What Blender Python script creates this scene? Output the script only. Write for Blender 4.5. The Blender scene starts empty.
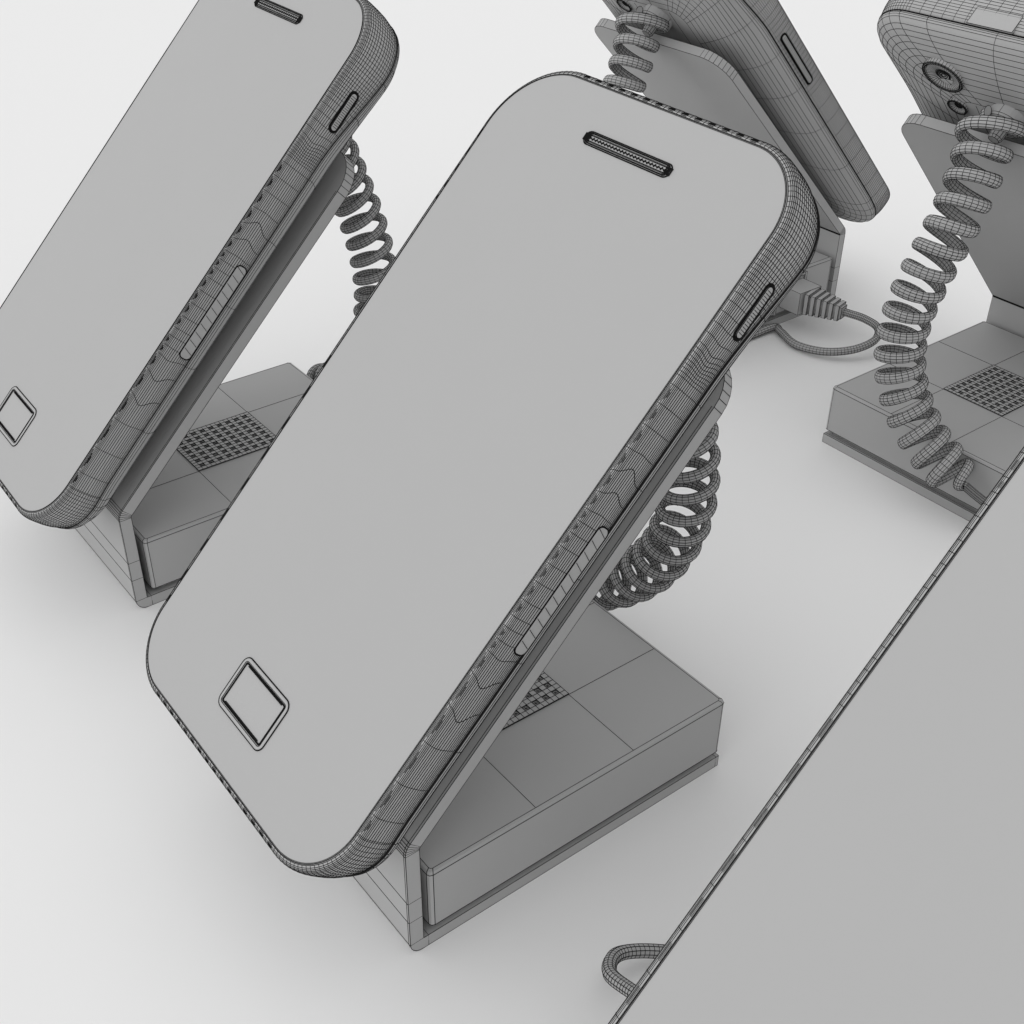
import bpy, math, random
from math import sin, cos, pi, comb, radians, hypot
from mathutils import Vector, Matrix
random.seed(7)
S = bpy.context.scene
COL = S.collection
V = Vector

# ------------------------------------------------------------------ materials
def new_mat(name):
    m = bpy.data.materials.new(name); m.use_nodes = True
    nt = m.node_tree
    for n in list(nt.nodes): nt.nodes.remove(n)
    o = nt.nodes.new('ShaderNodeOutputMaterial'); b = nt.nodes.new('ShaderNodeBsdfPrincipled')
    nt.links.new(b.outputs[0], o.inputs[0])
    return m, nt, b

def matte(name, col, rough=.75, var=.03, scale=60, spec=.25):
    m, nt, b = new_mat(name)
    tc = nt.nodes.new('ShaderNodeTexCoord'); nz = nt.nodes.new('ShaderNodeTexNoise')
    nz.inputs['Scale'].default_value = scale; nz.inputs['Detail'].default_value = 3
    nt.links.new(tc.outputs['Object'], nz.inputs['Vector'])
    mr = nt.nodes.new('ShaderNodeMapRange')
    mr.inputs['To Min'].default_value = col * (1 - var); mr.inputs['To Max'].default_value = col * (1 + var)
    nt.links.new(nz.outputs['Fac'], mr.inputs['Value'])
    nt.links.new(mr.outputs[0], b.inputs['Base Color'])
    b.inputs['Roughness'].default_value = rough
    b.inputs['Specular IOR Level'].default_value = spec
    return m

CLAY = matte('grey_clay', .40, .7, .02)
WIRE = matte('dark_line', .018, .9, .0, 10, .0)
GLASS = matte('screen_clay', .40, .65, .01)
FLOOR = matte('white_ground', .83, .9, .006, 3, .0)

# ------------------------------------------------------------------ mesh builder
WR = .000078
class MB:
    def __init__(s): s.v = []; s.f = []; s.m = []; s.s = []
    def add(s, vs, fs, mat=0, smooth=False):
        o = len(s.v); s.v += [tuple(p) for p in vs]
        for f in fs: s.f.append([o + i for i in f]); s.m.append(mat); s.s.append(smooth)
    def wire(s, pts, closed=False, r=WR):
        P = [V(p) for p in pts]
        Q = [P[0]]
        for p in P[1:]:
            if (p - Q[-1]).length > 1e-6: Q.append(p)
        if closed and (Q[0] - Q[-1]).length < 1e-6: Q.pop()
        P = Q; n = len(P)
        if n < 2: return
        vs = []; fs = []; prev = None
        for i in range(n):
            if closed: t = P[(i + 1) % n] - P[i - 1]
            else: t = P[min(i + 1, n - 1)] - P[max(i - 1, 0)]
            if t.length < 1e-9: t = P[i] - P[i - 1]
            t.normalize()
            if prev is None or abs(prev.dot(t)) > .98:
                prev = V((0, 0, 1)) if abs(t.z) < .9 else V((1, 0, 0))
            a = (prev - t * prev.dot(t)).normalized(); prev = a
            b = t.cross(a)
            for k in range(3):
                w = 2 * pi * k / 3
                vs.append(P[i] + (a * cos(w) + b * sin(w)) * r * 1.2)
        for i in range(n if closed else n - 1):
            j = (i + 1) % n
            for k in range(3):
                fs.append([i * 3 + k, i * 3 + (k + 1) % 3, j * 3 + (k + 1) % 3, j * 3 + k])
        s.add(vs, fs, 1, False)
    def loft(s, rings, closed=True, smooth=True, cap0=False, cap1=False, mat=0,
             rows=None, cols=None, flip=False):
        n = len(rings[0]); vs = [p for r in rings for p in r]; fs = []
        for i in range(len(rings) - 1):
            for k in range(n if closed else n - 1):
                a, b = i * n + k, i * n + (k + 1) % n
                f = [a, b, b + n, a + n]
                fs.append(f[::-1] if flip else f)
        s.add(vs, fs, mat, smooth)
        if cap0: s.add(rings[0], [list(range(n)) if flip else list(range(n))[::-1]], mat)
        if cap1: s.add(rings[-1], [list(range(n))[::-1] if flip else list(range(n))], mat)
        for i in (range(len(rings)) if rows is None else rows): s.wire(rings[i], closed)
        for k in (range(n) if cols is None else cols): s.wire([r[k] for r in rings])
    def box(s, lo, hi, wires=True, cham=0, mat=0):
        x0, y0, z0 = lo; x1, y1, z1 = hi
        vs = [(x0,y0,z0),(x1,y0,z0),(x1,y1,z0),(x0,y1,z0),(x0,y0,z1),(x1,y0,z1),(x1,y1,z1),(x0,y1,z1)]
        s.add(vs, [(0,3,2,1),(4,5,6,7),(0,1,5,4),(1,2,6,5),(2,3,7,6),(3,0,4,7)], mat)
        if wires:
            for q in ((0,1,2,3),(4,5,6,7)): s.wire([vs[i] for i in q], True)
            for i in range(4): s.wire([vs[i], vs[i+4]])
    def build(s, name, parent=None, mats=None, mtx=None):
        me = bpy.data.meshes.new(name)
        vs = s.v if mtx is None else [tuple(mtx @ V(p)) for p in s.v]
        me.from_pydata(vs, [], s.f)
        for m in (mats or (CLAY, WIRE)): me.materials.append(m)
        me.polygons.foreach_set('material_index', s.m)
        me.polygons.foreach_set('use_smooth', s.s)
        me.update()
        o = bpy.data.objects.new(name, me); COL.objects.link(o)
        if parent: o.parent = parent
        return o

def thing(name, label, cat, group=None):
    o = bpy.data.objects.new(name, None); COL.objects.link(o)
    o.empty_display_size = .01
    o['label'] = label; o['category'] = cat
    if group: o['group'] = group
    return o

def dup(src, label, parent=None):
    c = src.copy(); COL.objects.link(c)
    if parent: c.parent = parent
    elif label: c['label'] = label
    for ch in [o for o in bpy.data.objects if o.parent == src and o != c]:
        dup(ch, None, c)
    return c

# ------------------------------------------------------------------ dimensions (metres)
W, D, T, H, A, L = .07, .09057, .00332, .03264, .78475, .11500
BX0, BX1, BZ0, BZ1 = .00532, .09039, .00501, .02185
GX0, GX1, GY0, GY1 = .03366, .06184, .02391, .04671
PG, PT, PS, PW, PH, PCY = .00809, .01213, -.01081, .08252, .15857, .03616
PROT, PA = .01566, .02024
UNITS = {'c': (0, 0, 0), 'l': (.00157, .142, 0), 'f': (0, -.1412, 0),
         'r': (.32028, .08709, pi), 't': (.32019, .22942, pi)}
def unit_matrix(k):
    x, y, a = UNITS[k]
    return Matrix.Translation((x, y, 0)) @ Matrix.Rotation(a, 4, 'Z')

def plate_pt(s, y, n=0):
    return V((s*cos(A) - n*sin(A), y, H + s*sin(A) + n*cos(A)))
def phone_pt(u, v, n):
    h = PH/2; c, s = cos(PROT), sin(PROT); vv = v - h
    u, v = c*u - s*vv, h + s*u + c*vv
    return plate_pt(PS + v, PCY + u, n + PA*v)
def phone_matrix():
    n0 = PG + PT
    o = phone_pt(0, 0, n0); vx = (phone_pt(0, .1, n0) - o).normalized()
    ux = (phone_pt(-.1, 0, n0) - o); ux = (ux - vx*ux.dot(vx)).normalized()
    nz = ux.cross(vx)
    m = Matrix((ux, vx, nz)).transposed().to_4x4(); m.translation = o
    return m

# ------------------------------------------------------------------ display stand
def make_stand():
    root = thing('display_stand', '', 'stand', 'phone display stands')
    b = MB()
    # the bent sheet: stations of (outer point, inner point, y0, y1)
    st = []
    R0 = .0032
    def stn(o, i, y0=0, y1=W): st.append((o, i, y0, y1))
    stn((D, 0), (D, T)); stn((D-.0009, 0), (D-.0009, T))
    stn((T+.0012, 0), (T+.0012, T)); stn((R0, 0), (T+.0003, T))
    for k in range(1, 6):
        w = pi/2*k/5
        stn((R0 - R0*sin(w), R0 - R0*cos(w)), (T, T))
    i_low = len(st) - 1
    stn((0, .0105), (T, .0105)); stn((0, .0165), (T, .0165))
    RB = .0022
    ang0 = pi - 0; turn = pi/2 - A
    # outer concave side at the top bend: from vertical to plate slope A
    hb = H
    cin = T*math.tan(turn/2)
    ncr = 5
    for k in range(ncr + 1):
        q = k/ncr; ph = turn*q
        # blend arc around an inside centre behind the sheet
        ro = .0044; ri = ro - T
        cx, cz = ro, hb - ro*math.tan(turn/2)
        o = (cx - ro*cos(ph), cz + ro*sin(ph)); i = (cx - ri*cos(ph), cz + ri*sin(ph))
        stn(o, i)
    i_bend = len(st) - 1
    def pl(s, y0=0, y1=W):
        o = plate_pt(s, 0, 0); i = plate_pt(s, 0, -T)
        stn((o.x, o.z), (i.x, i.z), y0, y1)
    r = .0098
    pl(L - r); i_arc = len(st) - 1
    for k in range(1, 9):
        w = pi/2*k/8
        pl(L - r + r*sin(w), r - r*cos(w), W - r + r*cos(w))
    rings = [[V((o[0], y0, o[1])), V((o[0], y1, o[1])), V((i[0], y1, i[1])), V((i[0], y0, i[1]))] for o, i, y0, y1 in st]
    b.loft(rings, True, False, True, True, rows=[], cols=[0, 1, 2, 3], flip=True)
    for j in (0, 1, 2, i_low, i_low+1, i_low+2, len(st)-1): b.wire(rings[j], True)
    for j in range(i_low+3, i_bend+1): b.wire(rings[j], True)
    for j in range(i_arc, len(st)):
        for a, c in ((0, 3), (1, 2)): b.wire([rings[j][a], rings[j][c]])
    # second, inner outline of the bevelled edge on lip and plate
    for y in (.0006, W-.0006):
        b.wire([V((o[0], y, o[1])) for o, i, y0, y1 in st[2:i_arc+1]])
    b.build('bracket', root)
    # housing
    h = MB()
    def ring(z, ins, cut):
        x0, x1, y0, y1 = BX0+ins, BX1-ins, ins, W-ins
        pts = []
        for cx, cy, a0 in ((x0+cut, y0+cut, pi), (x1-cut, y0+cut, 1.5*pi), (x1-cut, y1-cut, 0), (x0+cut, y1-cut, .5*pi)):
            for k in range(3):
                w = a0 + pi/2*k/2; pts.append(V((cx+cut*cos(w), cy+cut*sin(w), z)))
        return pts
    rg = [ring(BZ0, .0008, .001), ring(BZ0+.0003, 0, .001), ring(BZ1-.0008, 0, .001), ring(BZ1-.0002, .0003, .0009), ring(BZ1, .0010, .0006)]
    h.loft(rg, True, False, True, True, rows=[1, 2, 4], cols=[0, 2, 3, 5, 6, 8, 9, 11])
    z = BZ1 + .00002
    for x in (GX0, GX1): h.wire([(x, .001, z), (x, W-.001, z)])
    for y in (GY0, GY1): h.wire([(BX0+.001, y, z), (BX1-.001, y, z)])
    hs = h.build('housing', root)
    f = MB(); f.box((BX0+.003, .0022, T-.0002), (BX1-.002, W-.0022, BZ0+.0005), True)
    f.build('foot_pad', hs)
    # grille: proud sheet with square pits
    g = MB(); nx, ny = 19, 15; z1 = BZ1+.00030; z0 = BZ1+.00005
    xs = [GX0 + (GX1-GX0)*i/nx for i in range(nx+1)]; ys = [GY0 + (GY1-GY0)*i/ny for i in range(ny+1)]
    for i in range(nx):
        for j in range(ny):
            q = [(xs[i],ys[j]),(xs[i+1],ys[j]),(xs[i+1],ys[j+1]),(xs[i],ys[j+1])]
            if i % 2 and j % 2:
                g.add([(*p, z0) for p in q] + [(*p, z1) for p in q], [(0,1,2,3),(0,4,5,1),(1,5,6,2),(2,6,7,3),(3,7,4,0)], 0)
                g.wire([(*q[0], z0), (*q[2], z0)]); g.wire([(*q[1], z0), (*q[3], z0)])
                g.wire([(*p, z0) for p in q], True)
                mx, my = (xs[i]+xs[i+1])/2, (ys[j]+ys[j+1])/2
                g.wire([(mx, ys[j], z0), (mx, ys[j+1], z0)], r=WR*1.1); g.wire([(xs[i], my, z0), (xs[i+1], my, z0)], r=WR*1.1)
            else: g.add([(*p, z1) for p in q], [(0,1,2,3)], 0)
    for x in xs: g.wire([(x, ys[0], z1), (x, ys[-1], z1)], r=WR*1.35)
    for y in ys: g.wire([(xs[0], y, z1), (xs[-1], y, z1)], r=WR*1.35)
    g.add([(x, y, zz) for zz in (BZ1, z1) for x, y in ((xs[0],ys[0]),(xs[-1],ys[0]),(xs[-1],ys[-1]),(xs[0],ys[-1]))],
          [(0,1,5,4),(1,2,6,5),(2,3,7,6),(3,0,4,7)], 0)
    g.build('speaker_grille', hs)
    p = MB()
    x0, x1, z0, z1 = .0222, .0374, .0052, .0190
    for lo, hi in (((x0-.001, W, z0-.0001), (x0, W+.0006, z1+.001)), ((x1, W, z0-.0001), (x1+.001, W+.0006, z1+.001)),
                   ((x0, W, z1), (x1, W+.0006, z1+.001))):
        p.box(lo, hi)
    p.build('socket_frame', hs)
    return root

# ------------------------------------------------------------------ phone
hw = PW/2
RC = {'br': .0148, 'tr': .0145, 'tl': .0168, 'bl': .0135}     # corner radii seen from the front
def outline(ins, vR, vL, uT, uB, nc=22, rmin=.0006, inner=None):
    """closed outline, going up the +x side first. returns points and column tags"""
    pts = []
    if inner is None: rad = {k: max(RC[k]-ins, rmin) for k in RC}
    else: rad = {k: RC[k]+(.0055-RC[k])*min(1, max(0, ins/inner)) for k in RC}
    x1 = hw-ins; y0 = ins; y1 = PH-ins
    def corner(cx, cy, r, a0, n):
        for k in range(n+1):
            w = a0 + pi/2*k/n; pts.append((cx + r*cos(w), cy + r*sin(w)))
    def cl(v, lo, hi): return lo + (hi-lo)*v
    # right side (x=+x1), from bottom to top
    r0, r1 = RC['br'], RC['tr']
    for v in vR:
        q = (v-r0)/(PH-r0-r1); pts.append((x1, cl(q, y0+rad['br'], y1-rad['tr'])))
    corner(x1-rad['tr'], y1-rad['tr'], rad['tr'], 0, nc)
    for q in uT: pts.append((cl(q, x1-rad['tr'], -x1+rad['tl']), y1))
    corner(-x1+rad['tl'], y1-rad['tl'], rad['tl'], pi/2, nc)
    for v in vL[::-1]:
        q = (v-RC['bl'])/(PH-RC['bl']-RC['tl']); pts.append((-x1, cl(q, y0+rad['bl'], y1-rad['tl'])))
    corner(-x1+rad['bl'], y0+rad['bl'], rad['bl'], pi, nc)
    for q in uB: pts.append((cl(q, -x1+rad['bl'], x1-rad['br']), y0))
    corner(x1-rad['br'], y0+rad['br'], rad['br'], 1.5*pi, nc)
    return pts

vR = [.0151,.0196,.0271,.0361,.0444,.0516,.0563,.059,.0616,.0639,.0673,.0713,.0752,.079,.082,.0845,.087,.0905,.095,.100,.105,.1095,.1135,.1155,.1163,.1171,.1179,.1187,.1195,.1204,.1213,.1224,.1245,.1267,.1289,.1311,.1329,.1342,.1352,.1361,.137,.1379,.1388,.1397,.1407,.1418,.1430]
vR = [v for v in vR if v < PH-RC['tr']-.0003]
vL = [.018+.0082*i for i in range(8)] + [.0835+.0021*i for i in range(19)] + [.1240+.0042*i for i in range(4)]
uT = [i/14 for i in range(1, 14)]; uB = [i/16 for i in range(1, 16)]

def make_phone():
    root = thing('smartphone', '', 'phone', 'display phones')
    M = None
    def ring(ins, z, **k): return [V((x, y, z)) for x, y in outline(ins, vR, vL, uT, uB, **k)]
    def sst(a, b_, x): 
        t = min(1, max(0, (x-a)/(b_-a))); return t*t*(3-2*t)
    def seam(y): return .0089 + .0030*sst(.118, .150, y) + .0012*sst(.022, .002, y)
    # screen face: one flat sheet with softly turned rim
    s = MB()
    inner = ring(.0007, 0)
    s.add(inner, [list(range(len(inner)))], 0)
    s.loft([inner, ring(.00045, -.00006), ring(.0003, -.00022)], True, True, rows=[0, 2], cols=[], flip=True)
    s.wire(ring(.0005, 0), True, r=WR*1.2)
    s.build('screen', root, (GLASS, WIRE))
    # side band
    prof = [(.00028, -.00022), (-.00015, -.00035), (-.00045, -.0005), (-.0007, -.0007), (-.0009, -.0010), (-.00105, -.0014), (-.00118, -.0020), (-.00127, -.0027), (-.0013, -.0035),
            (-.0013, -.0043), (-.0013, -.0052), (-.0013, -.0061), (-.00125, -.0070), (-.0012, -.0078), (-.0011, -.0086),
            (-.00095, -.0094), (-.0008, -.0102), (-.0005, -.0109), (.0002, -.0113)]
    ZE = prof[-1][1]
    def bandring(i, z):
        w = z/ZE; out = []
        for p in ring(i, z):
            x, y = p.x, p.y; dy = 0
            if x > hw-.004:            # the columns swing round the ends of the two right-hand buttons
                g = math.exp(-((w-.38)/.26)**2)*(1 if w > .03 else 0)
                dy -= .0030*g*math.exp(-((y-.0475)/.0075)**2); dy += .0026*g*math.exp(-((y-.0935)/.0045)**2)
                dy -= .0010*g*math.exp(-((y-.1215)/.0045)**2)
            out.append(V((x, y+dy, -seam(y)*w)))
        return out
    rings = [bandring(i, z) for i, z in prof]
    b = MB()
    b.loft(rings, True, True, rows=[0, 1, 2, 3, 4, 5, 6, 7, 8, 9, 10, 11, 12, 13, 14, 15, 16, 18], cols=None, flip=True)
    # scalloped fine lines along the rim between the columns
    n = len(rings[0])
    for lv, amp in ((1, 3),):
        for k in range(n):
            k2 = (k+1) % n
            d = (rings[lv][k]-rings[lv][k2]).length
            if d < .0025: continue
            right = rings[lv][k].x > hw-.002 and rings[lv][k2].x > hw-.002
            for dep, ua, rw in (((.5, .10, .9), (1.5, .24, .8), (2.5, .36, .6)) if right else ((.5, .3, .9), (1.5, .3, .8)) if rings[lv][k].x < -hw+.002 and rings[lv][k2].x < -hw+.002 else ((.5, .3, 1.5), (1.5, .25, 1.7), (2.5, .3, 1.6), (3.5, .35, 1.3))):
                seg = []
                for q in range(5):
                    u = ua + (1-2*ua)*q/4; lev = dep
                    i0 = int(lev); fr = lev-i0
                    a = rings[i0][k].lerp(rings[i0][k2], u); c = rings[i0+1][k].lerp(rings[i0+1][k2], u)
                    seg.append(a.lerp(c, fr) )
                b.wire(seg, r=WR*rw)
    # on the button side away from the rocker the lower rows crowd together between columns
    body = b.build('body', root)
    # seam + back cover
    c = MB(); NB = 13; IN = .026
    br = []
    def bk(ins, q, **k):
        out = []
        for p in ring(ins, 0, **k):
            zs = seam(p.y) + .0002
            out.append(V((p.x, p.y, -zs - (.0184-zs)*(max(0, 1-(1-q)**2.35))**(1/2.35))))
        return out
    def sm(o): return [V((p.x, p.y, -seam(p.y)-.0001)) for p in ring(o, 0)]
    br.append([p+V((0, 0, .0004)) for p in bk(.0004, 0)]); br.append(bk(-.0004, 0))
    for q in [.0006, .004, .014] + [(k/NB)**1.5 for k in range(2, NB+1)]:
        ins = -.0004 + (IN+.0004)*q
        br.append(bk(ins, q, inner=IN+.001))
    n = len(br[0])
    pts0 = br[1]
    cols = []
    last = None
    for k in range(n):
        if last is None or (pts0[k]-last).length > .0185: cols.append(k); last = pts0[k]
    # corners also carry a few lines
    nR, nT, nL = len(vR), len(uT), len(vL); nc = 23
    for st_ in (nR, nR+nc+nT, nR+2*nc+nT+nL, nR+3*nc+nT+nL+len(uB)):
        for j in range(0, nc, 4): cols.append((st_+j) % n)
    c.loft(br, True, True, rows=list(range(1, len(br))), cols=sorted(set(cols)), cap1=False, flip=True)
    c.add(br[-1], [list(range(n))[::-1]], 0)
    c.wire(sm(-.0006), True, r=WR*1.9)
    zb = br[-1][0].z
    for x in (-.009, .009): c.wire([(x, IN+.001, zb), (x, PH-IN-.001, zb)])
    for y in (.045, .075, .105): c.wire([(-hw+IN, y, zb), (hw-IN, y, zb)])
    c.build('back_cover', root)
    # home button: raised rounded ring around a slightly sunk face
    hb = MB(); cx, cy = .0, .0155
    def rr(w, h, r, z, x0=0, y0=0, n=5):
        o = []
        for sx, sy, a0 in ((1,-1,-pi/2),(1,1,0),(-1,1,pi/2),(-1,-1,pi)):
            for k in range(n+1):
                a = a0+pi/2*k/n; o.append(V((x0+sx*(w-r)+r*cos(a), y0+sy*(h-r)+r*sin(a), z)))
        return o
    def sq(w, h, r, z): return rr(w, h, r, z, cx, cy)
    R_ = [sq(.0093,.0060,.0019,.0), sq(.0092,.0059,.0018,.00012), sq(.0088,.0055,.0013,.00022), sq(.0084,.0051,.0007,.00018), sq(.0082,.0049,.0005,.00003)]
    hb.loft(R_, True, True, rows=[0, 1, 3, 4], cols=[], flip=False)
    hb.wire(sq(.0079,.0046,.0004,.00006), True, r=WR*1.9); hb.wire(sq(.0093,.0060,.0019,.0001), True, r=WR*1.5)
    hb.wire(sq(.00805,.00475,.0004,.00008), True, r=WR*1.8)
    for yy in (-.0044, .0044): hb.wire([(cx-.0070, cy+yy, .00007), (cx+.0070, cy+yy, .00007)], r=WR*2.8)
    hb.add(sq(.0080,.0047,.0004,.00002), [list(range(24))], 0)
    hb.build('home_button', root, (GLASS, WIRE))
    # earpiece slot
    e = MB(); ey = .1474
    def pill(w, h, z, x0=0, y0=ey, n=7): return rr(w, h, h*.98, z, x0, y0, n)
    E = [pill(.0125,.00135,.00003), pill(.0122,.00118,.0002), pill(.0119,.0010,.0001), pill(.0116,.0008,.00004)]
    e.loft(E, True, True, rows=[0, 1, 2, 3], cols=None)
    e.wire(pill(.0126,.00142,.00006), True, r=WR*2.2); e.wire(pill(.0121,.0011,.00016), True, r=WR*2.4)
    e.add(pill(.0116,.0008,.00004), [list(range(32))], 0)
    for i in range(24):
        x = -.0110+.0220*i/23; e.wire([(x-.0002, ey-.0003, .0001), (x+.0002, ey+.0003, .0001)], r=WR*2.4)
    for oy in (-.0006, 0, .0006): e.wire([(-.0118, ey+oy, .00010), (.0118, ey+oy, .00010)], r=WR*1.5)
    for sx in (-1, 1):
        for q in (.0112, .0117, .0122, .0126): e.wire([(sx*q, ey-.0008, .00015), (sx*q, ey+.0008, .00015)], r=WR*2.2)
    e.build('earpiece', root)
    # side buttons. local frame on the +x side: along y, across z
    def side_button(name, sgn, y0, y1, zc, half, proud, ribs, rim):
        m = MB(); X = sgn*(hw+.00128)
        yc = (y0+y1)/2; hl = (y1-y0)/2
        def pl_(hl_, hf, x, rr_): return [V((sgn*x if False else x, yc+p.x, zc+p.y)) for p in rr(hl_, hf, min(rr_, hf*.98), 0, 0, 0, 6)]
        s1 = pl_(hl, half, X - sgn*.0003, rim); s2 = pl_(hl, half, X + sgn*proud*.7, rim); s3 = pl_(hl-.0002, half-.0002, X + sgn*proud, rim)
        m.loft([s1, s2, s3], True, False, rows=[0, 1], cols=[], flip=(sgn < 0)); 
        m.add(s3, [list(range(len(s3))) if sgn > 0 else list(range(len(s3)))[::-1]], 0)
        for o in ((.0001, .00025, .0004, .0006) if ribs else (.0001, .0002)):
            m.wire(pl_(hl+o, half+o, X+sgn*.00005, rim+o), True, r=WR*(1.9 if ribs else 1.6))
        nr = ribs or 10
        for i in range(nr+1):
            y = y0+half + (y1-y0-2*half)*i/nr
            m.wire([(X+sgn*(proud+.00002), y, zc-half*.85), (X+sgn*(proud+.00002), y+(0 if ribs else .001), zc+half*.85)], r=WR)
        return m.build(name, root)
    side_button('power_button', 1, .1270, .1376, -.0062, .00085, .0004, 15, .0008)
    side_button('volume_rocker', 1, .0580, .0858, -.0066, .0016, .00018, 0, .0012)
    side_button('side_key', -1, .0885, .1133, -.0060, .0009, .0004, 26, .0008)
    # rear camera and flash (seen from behind), in the raised back
    def zback(ins):
        q = min(1, max(0, (ins+.0006)/(IN+.0006))); return -.0110-.0074*max(0, 1-(1-q)**2.35)**(1/2.35)
    def lens(name, x, y, r, dark, seg):
        m = MB()
        zz = zback(min(PH-y, hw-abs(x)))-.0002
        def cr(rad, z): return [V((x+rad*cos(2*pi*k/seg), y+rad*sin(2*pi*k/seg), z)) for k in range(seg)]
        q = [cr(r*1.06, zz+.0030), cr(r*1.06, zz-.0004), cr(r*.97, zz-.0007), cr(r*.88, zz-.0003), cr(r*.42, zz+.0002), cr(r*.10, zz+.0003)]
        m.loft(q, True, True, rows=[0, 1, 2, 3, 4, 5], cols=None, flip=True, cap1=True)
        m.wire(cr(r*1.03, zz-.0006), True, r=WR*2); m.wire(cr(r*.93, zz-.00055), True, r=WR*1.8)
        for rad in (.1, .2, .3, .36): m.wire(cr(r*rad, zz+.0002), True, r=WR*2.2)
        return m.build(name, root)
    lens('camera_lens', .0164, .1425, .0061, True, 40)
    lens('flash_lamp', .0157, .1292, .0030, True, 20)
    # socket cover on the top end
    t = MB(); y = PH+.0012
    t.box((-.0066, y-.0006, -.0119), (.0073, y+.0001, -.0068))
    t.build('port_cover', root)
    root.matrix_world = phone_matrix()
    return root

# ------------------------------------------------------------------ coiled cable
CP = [[0.0878, 0.0351, 0.1224], [0.1036, 0.0437, 0.0838], [0.1091, 0.0309, 0.0735], [0.1023, 0.021, 0.049], [0.1015, 0.0337, 0.023], [0.0949, 0.0677, 0.0119]]
def bez(t):
    n = len(CP)-1; p = V((0, 0, 0))
    for i, c in enumerate(CP): p += V(c)*(comb(n, i)*t**i*(1-t)**(n-i))
    return p
def tube(mb, pts, r, sides=12, every=1, caps=True, taper=None):
    rings = []; prev = None
    for i, p in enumerate(pts):
        t = (pts[min(i+1, len(pts)-1)] - pts[max(i-1, 0)]).normalized()
        if prev is None: prev = V((0, 0, 1)) if abs(t.z) < .9 else V((1, 0, 0))
        a = (prev - t*prev.dot(t)).normalized(); prev = a; b = t.cross(a)
        rr_ = r if taper is None else r*taper(i/(len(pts)-1))
        rings.append([p + (a*cos(2*pi*k/sides) + b*sin(2*pi*k/sides))*rr_ for k in range(sides)])
    mb.loft(rings, True, True, caps, caps, rows=list(range(0, len(pts), every)))
def catmull(P, n):
    P = [V(p) for p in P]; out = []
    for i in range(len(P)-1):
        p0 = P[max(i-1, 0)]; p1 = P[i]; p2 = P[i+1]; p3 = P[min(i+2, len(P)-1)]
        for k in range(n):
            t = k/n
            out.append(.5*((2*p1) + (p2-p0)*t + (2*p0-5*p1+4*p2-p3)*t*t + (3*p1-p0-3*p2+p3)*t**3))
    out.append(P[-1]); return out

def make_coil(TURNS=19.3, SEG=26, PH0=-3.4, R0=.0065, TR=.00178, BIG=.0038, QE=.895, FL=(.66, 1.0)):
    root = thing('coiled_cable', '', 'cable', 'coiled security cables')
    m = MB()
    N = 600; tt = [i/N for i in range(N+1)]; P = [bez(t) for t in tt]
    ln = [0]
    for i in range(N): ln.append(ln[-1] + (P[i+1]-P[i]).length)
    def at(q):
        s = q*ln[-1]; j = 0
        lo, hi = 0, N
        while hi-lo > 1:
            mid = (lo+hi)//2
            if ln[mid] <= s: lo = mid
            else: hi = mid
        f = (s-ln[lo])/max(1e-9, ln[hi]-ln[lo]); t = (lo+f)/N
        p = bez(t); d = (bez(min(1, t+.002))-bez(max(0, t-.002))).normalized()
        return p, d
    M_ = int(TURNS*SEG); pts = []; rad = []; axs = []; ref = V((0, 1, 0))
    for i in range(M_+1):
        q = i/M_; p, d = at(q)
        d = (d + V((.27, 0, 0))*min(1, .3+q/.12)*max(0, 1-q/.8)).normalized()
        a = (ref - d*ref.dot(d)).normalized(); b = d.cross(a)
        R = R0 + BIG*math.exp(-q*TURNS/.8)
        if q < .022: R *= .15 + .85*q/.022
        if q > QE: R *= max(0, 1-(q-QE)/.035)
        w = 2*pi*TURNS*q*HAND + PH0
        e1 = a*cos(w) + b*sin(w); rad.append(e1); axs.append(d); pts.append(p + e1*R)
    # the cord is a flattened ribbon, broad side parallel to the axis of the coil
    rings = []; prev = None
    for i, p in enumerate(pts):
        t = (pts[min(i+1, M_)] - pts[max(i-1, 0)]).normalized()
        e1 = (rad[i] - t*rad[i].dot(t)).normalized()
        f_ = min(1, max(0, (i/M_-QE)/.03))
        if f_ > 0 and prev is not None: e1 = (prev - t*prev.dot(t)).normalized()
        prev = e1; e2 = t.cross(e1)
        rr_, ra_ = TR*FL[0]*(1-f_)+.00135*f_, TR*FL[1]*(1-f_)+.00135*f_
        rings.append([p + e1*cos(2*pi*k/12)*rr_ + e2*sin(2*pi*k/12)*ra_ for k in range(12)])
    m.loft(rings, True, True, True, True)
    m.build('coil', root)
    # sensor puck stuck to the back of the phone, with the strain relief the coil starts from
    k = MB(); mm = phone_matrix()
    cxl, cyl = -.0012, .1300; z0 = -.0180
    def cr(r, z, n=24, dx=0, dy=0): return [mm @ V((cxl+dx+r*cos(2*pi*j/n), cyl+dy+r*sin(2*pi*j/n), z)) for j in range(n)]
    k.loft([cr(.0058, z0), cr(.0058, z0-.0030), cr(.0054, z0-.0036), cr(.0048, z0-.0039)], True, False, cap0=True, cap1=True, rows=[1, 2, 3], cols=[0, 6, 12, 18], flip=True)
    k.loft([cr(.0021, z0-.004, 12), cr(.0021, z0-.0075, 12), cr(.0016, z0-.0082, 12)], True, True, cap1=True, rows=[0, 1, 2], flip=True)
    k.build('sensor_puck', root)
    return root
HAND = 1

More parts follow.
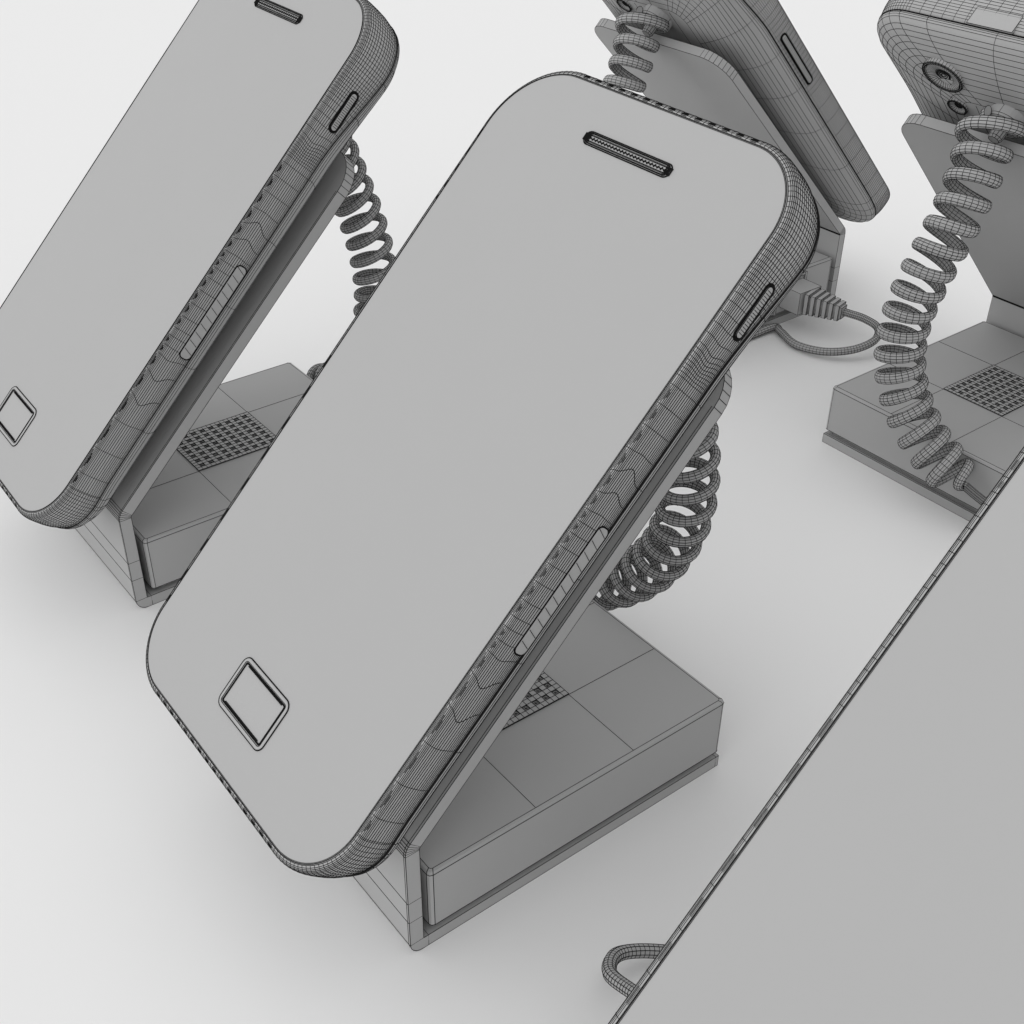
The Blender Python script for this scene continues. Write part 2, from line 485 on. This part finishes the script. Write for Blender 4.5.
# ------------------------------------------------------------------ plug and cord
def make_plug(SH=0):
    root = thing('data_cable', '', 'cable', 'plug-in data cables')
    m = MB(); m.box((.0238, W+.0008, .0086), (.0360, .0805, .0178))
    plug = m.build('plug', root)
    b = MB(); a0 = V((.0297, .0805, .0134)); a1 = V((.0262, .0950, .0128)); d = (a1-a0).normalized(); sx = V((d.y, -d.x, 0))
    def sec(q, w, h): 
        c = a0.lerp(a1, q); return [c + sx*w*i + V((0, 0, 1))*h*j for i, j in ((-1,-1),(1,-1),(1,1),(-1,1))]
    rings = []
    nr = 6
    for i in range(nr):
        q0 = i/nr; w = .0050*(1-q0)+.0026*q0; h = .0043*(1-q0)+.0030*q0
        rings += [sec(q0+.001, w, h), sec(q0+.62/nr, w*.97, h*.97), sec(q0+.64/nr, w*.74, h*.74), sec(q0+.99/nr, w*.72, h*.72)]
    b.loft(rings, True, False, True, True)
    for q_ in rings[1::2]: b.wire(q_, True, r=WR*1.8)
    b.build('cable_boot', plug)
    c = MB()
    pts = catmull([(.0266,.0930,.0128),(.0250+SH*.3,.0965,.0125),(.0215+SH*.8,.1020,.0112),(.0208+SH,.1082,.0095),(.0262+SH,.1115,.0072),(.0345+SH,.1085,.0045),(.0425+SH,.1010,.0030),(.0455+SH,.0895,.0022),(.0418+SH,.0780,.0022),(.0415+SH,.0738,.0024),
                   (.0560,.0730,.0018),(.0700,.0735,.0018),(.0800,.0745,.0018),(.0915,.0762,.0030),(.0960,.0735,.0070),(.0950,.0680,.0119)], 9)
    tube(c, pts, .00145, 10)
    c.build('cord', root)
    return root

# ------------------------------------------------------------------ put the scene together
LAB = {
 'display_stand': {
  'c': 'grey bent-sheet stand under the large middle phone, its box corner fully in view',
  'l': 'grey bent-sheet stand under the left phone, its speaker grille mostly in view',
  'f': 'grey stand hidden under the cropped phone at the lower right',
  'r': 'grey stand seen from behind at right, its box behind the long hanging coil',
  't': 'grey stand seen from behind at top centre, a ribbed plug in its box'},
 'smartphone': {
  'c': 'large grey wireframe phone in the middle, whole screen and home button in view',
  'l': 'grey wireframe phone at the left, screen towards us, cut off by the frame edge',
  'f': 'grey phone cropped at lower right, only its blank screen and left edge showing',
  'r': 'grey phone at top right seen from behind, round camera lens on its back',
  't': 'grey phone at top centre seen from behind, leaning away, long key on its side'},
 'coiled_cable': {
  'c': 'grey coiled cable bulging out behind the middle phone above its box',
  'l': 'grey coiled cable behind the left phone, partly hidden by the middle phone',
  'f': 'grey coiled cable hidden behind the cropped lower right phone',
  'r': 'long grey coiled cable hanging in full view in front of the right rear box',
  't': 'short visible run of grey coiled cable behind the top centre phone'},
 'data_cable': {
  'c': 'thin grey cord and plug hidden behind the middle phone',
  'l': 'thin grey cord and plug hidden behind the left phone',
  'f': 'thin grey cord loop poking out beside the cropped phone at the bottom',
  'r': 'thin grey cord running from the foot of the long hanging coil',
  't': 'thin grey cord with ribbed boot plugged into the top centre box, looping on the ground'}}
protos = {'display_stand': make_stand(), 'smartphone': make_phone(), 'coiled_cable': make_coil(), 'data_cable': make_plug()}
alt = {'coil': make_coil(22.0, 30, -3.2, .0061, .00140, .0004, .955, (.85, .98)), 'cord': make_plug(.0050)}
made = {}
for key in ('c', 'l', 'f', 'r', 't'):
    U = unit_matrix(key)
    for nm, src in protos.items():
        if nm == 'coiled_cable' and key in 'clf': o = alt['coil'] if key == 'c' else dup(alt['coil'], LAB[nm][key])
        elif nm == 'data_cable' and key == 'f': o = alt['cord']
        elif nm == 'coiled_cable': o = src if key == 'r' else dup(src, LAB[nm][key])
        else: o = src if key == 'c' else dup(src, LAB[nm][key])
        o['label'] = LAB[nm][key]
        made[nm, key] = o
base_m = {nm: (phone_matrix() if nm == 'smartphone' else Matrix.Identity(4)) for nm in protos}
for (nm, key), o in made.items():
    M = unit_matrix(key)
    if nm == 'coiled_cable' and key == 'c': M = Matrix.Translation((.0003, 0, .0015)) @ M
    if nm == 'smartphone' and key == 'r': M = Matrix.Translation((-.0002, .0006, 0)) @ M @ Matrix.Translation(V((cos(A), 0, sin(A)))*-.0008)
    if nm == 'smartphone' and key == 't': M = M @ Matrix.Translation(V((cos(A), 0, sin(A)))*.0025)
    if nm == 'smartphone' and key == 'f': M = M @ Matrix.Translation((0, -.0011, 0))
    o.matrix_world = M @ base_m[nm]

# ground
g = MB()
n = 24
g.add([(-20, -20, 0), (20, -20, 0), (20, 20, 0), (-20, 20, 0)], [(0, 1, 2, 3)], 0)
go = g.build('ground', None, (FLOOR,)); go['kind'] = 'structure'

# light: an even white surround, as in a photographer's light tent
w = bpy.data.worlds.new('World'); S.world = w; w.use_nodes = True
bg = w.node_tree.nodes['Background']; bg.inputs[0].default_value = (1, 1, 1, 1); bg.inputs[1].default_value = 1.0
nt = w.node_tree
# the surround is brighter on one side (a window-like soft wall of light to the left and front)
tc = nt.nodes.new('ShaderNodeTexCoord'); dp = nt.nodes.new('ShaderNodeVectorMath'); dp.operation = 'DOT_PRODUCT'
dp.inputs[1].default_value = (-.86, .50, 0)
ma = nt.nodes.new('ShaderNodeMath'); ma.operation = 'MULTIPLY_ADD'
ma.inputs[1].default_value = .48; ma.inputs[2].default_value = 1.0
nt.links.new(tc.outputs['Generated'], dp.inputs[0]); nt.links.new(dp.outputs['Value'], ma.inputs[0])
nt.links.new(ma.outputs[0], bg.inputs[1])

# camera
f, pitch, yaw, roll = 1251.45, .60461, .91013, .01055
C = V((-.08424, -.14134, .22648))
h = V((cos(yaw), sin(yaw), 0)); F = h*cos(pitch) + V((0, 0, -sin(pitch)))
R = F.cross(V((0, 0, 1))).normalized(); U = R.cross(F)
R2 = R*cos(roll) + U*sin(roll); U2 = -R*sin(roll) + U*cos(roll)
cam = bpy.data.cameras.new('camera'); co = bpy.data.objects.new('camera', cam); COL.objects.link(co)
m = Matrix((R2, U2, -F)).transposed().to_4x4(); m.translation = C
co.matrix_world = m
cam.sensor_width = 36; cam.lens = 36*f/1024; cam.clip_start = .005; cam.clip_end = 200
S.camera = co
S.view_settings.view_transform = 'Standard'; S.view_settings.look = 'None'
S.view_settings.exposure = 0; S.view_settings.gamma = 1
S.view_settings.use_curve_mapping = False
S.render.engine = 'CYCLES'
S.cycles.max_bounces = 8; S.cycles.diffuse_bounces = 5
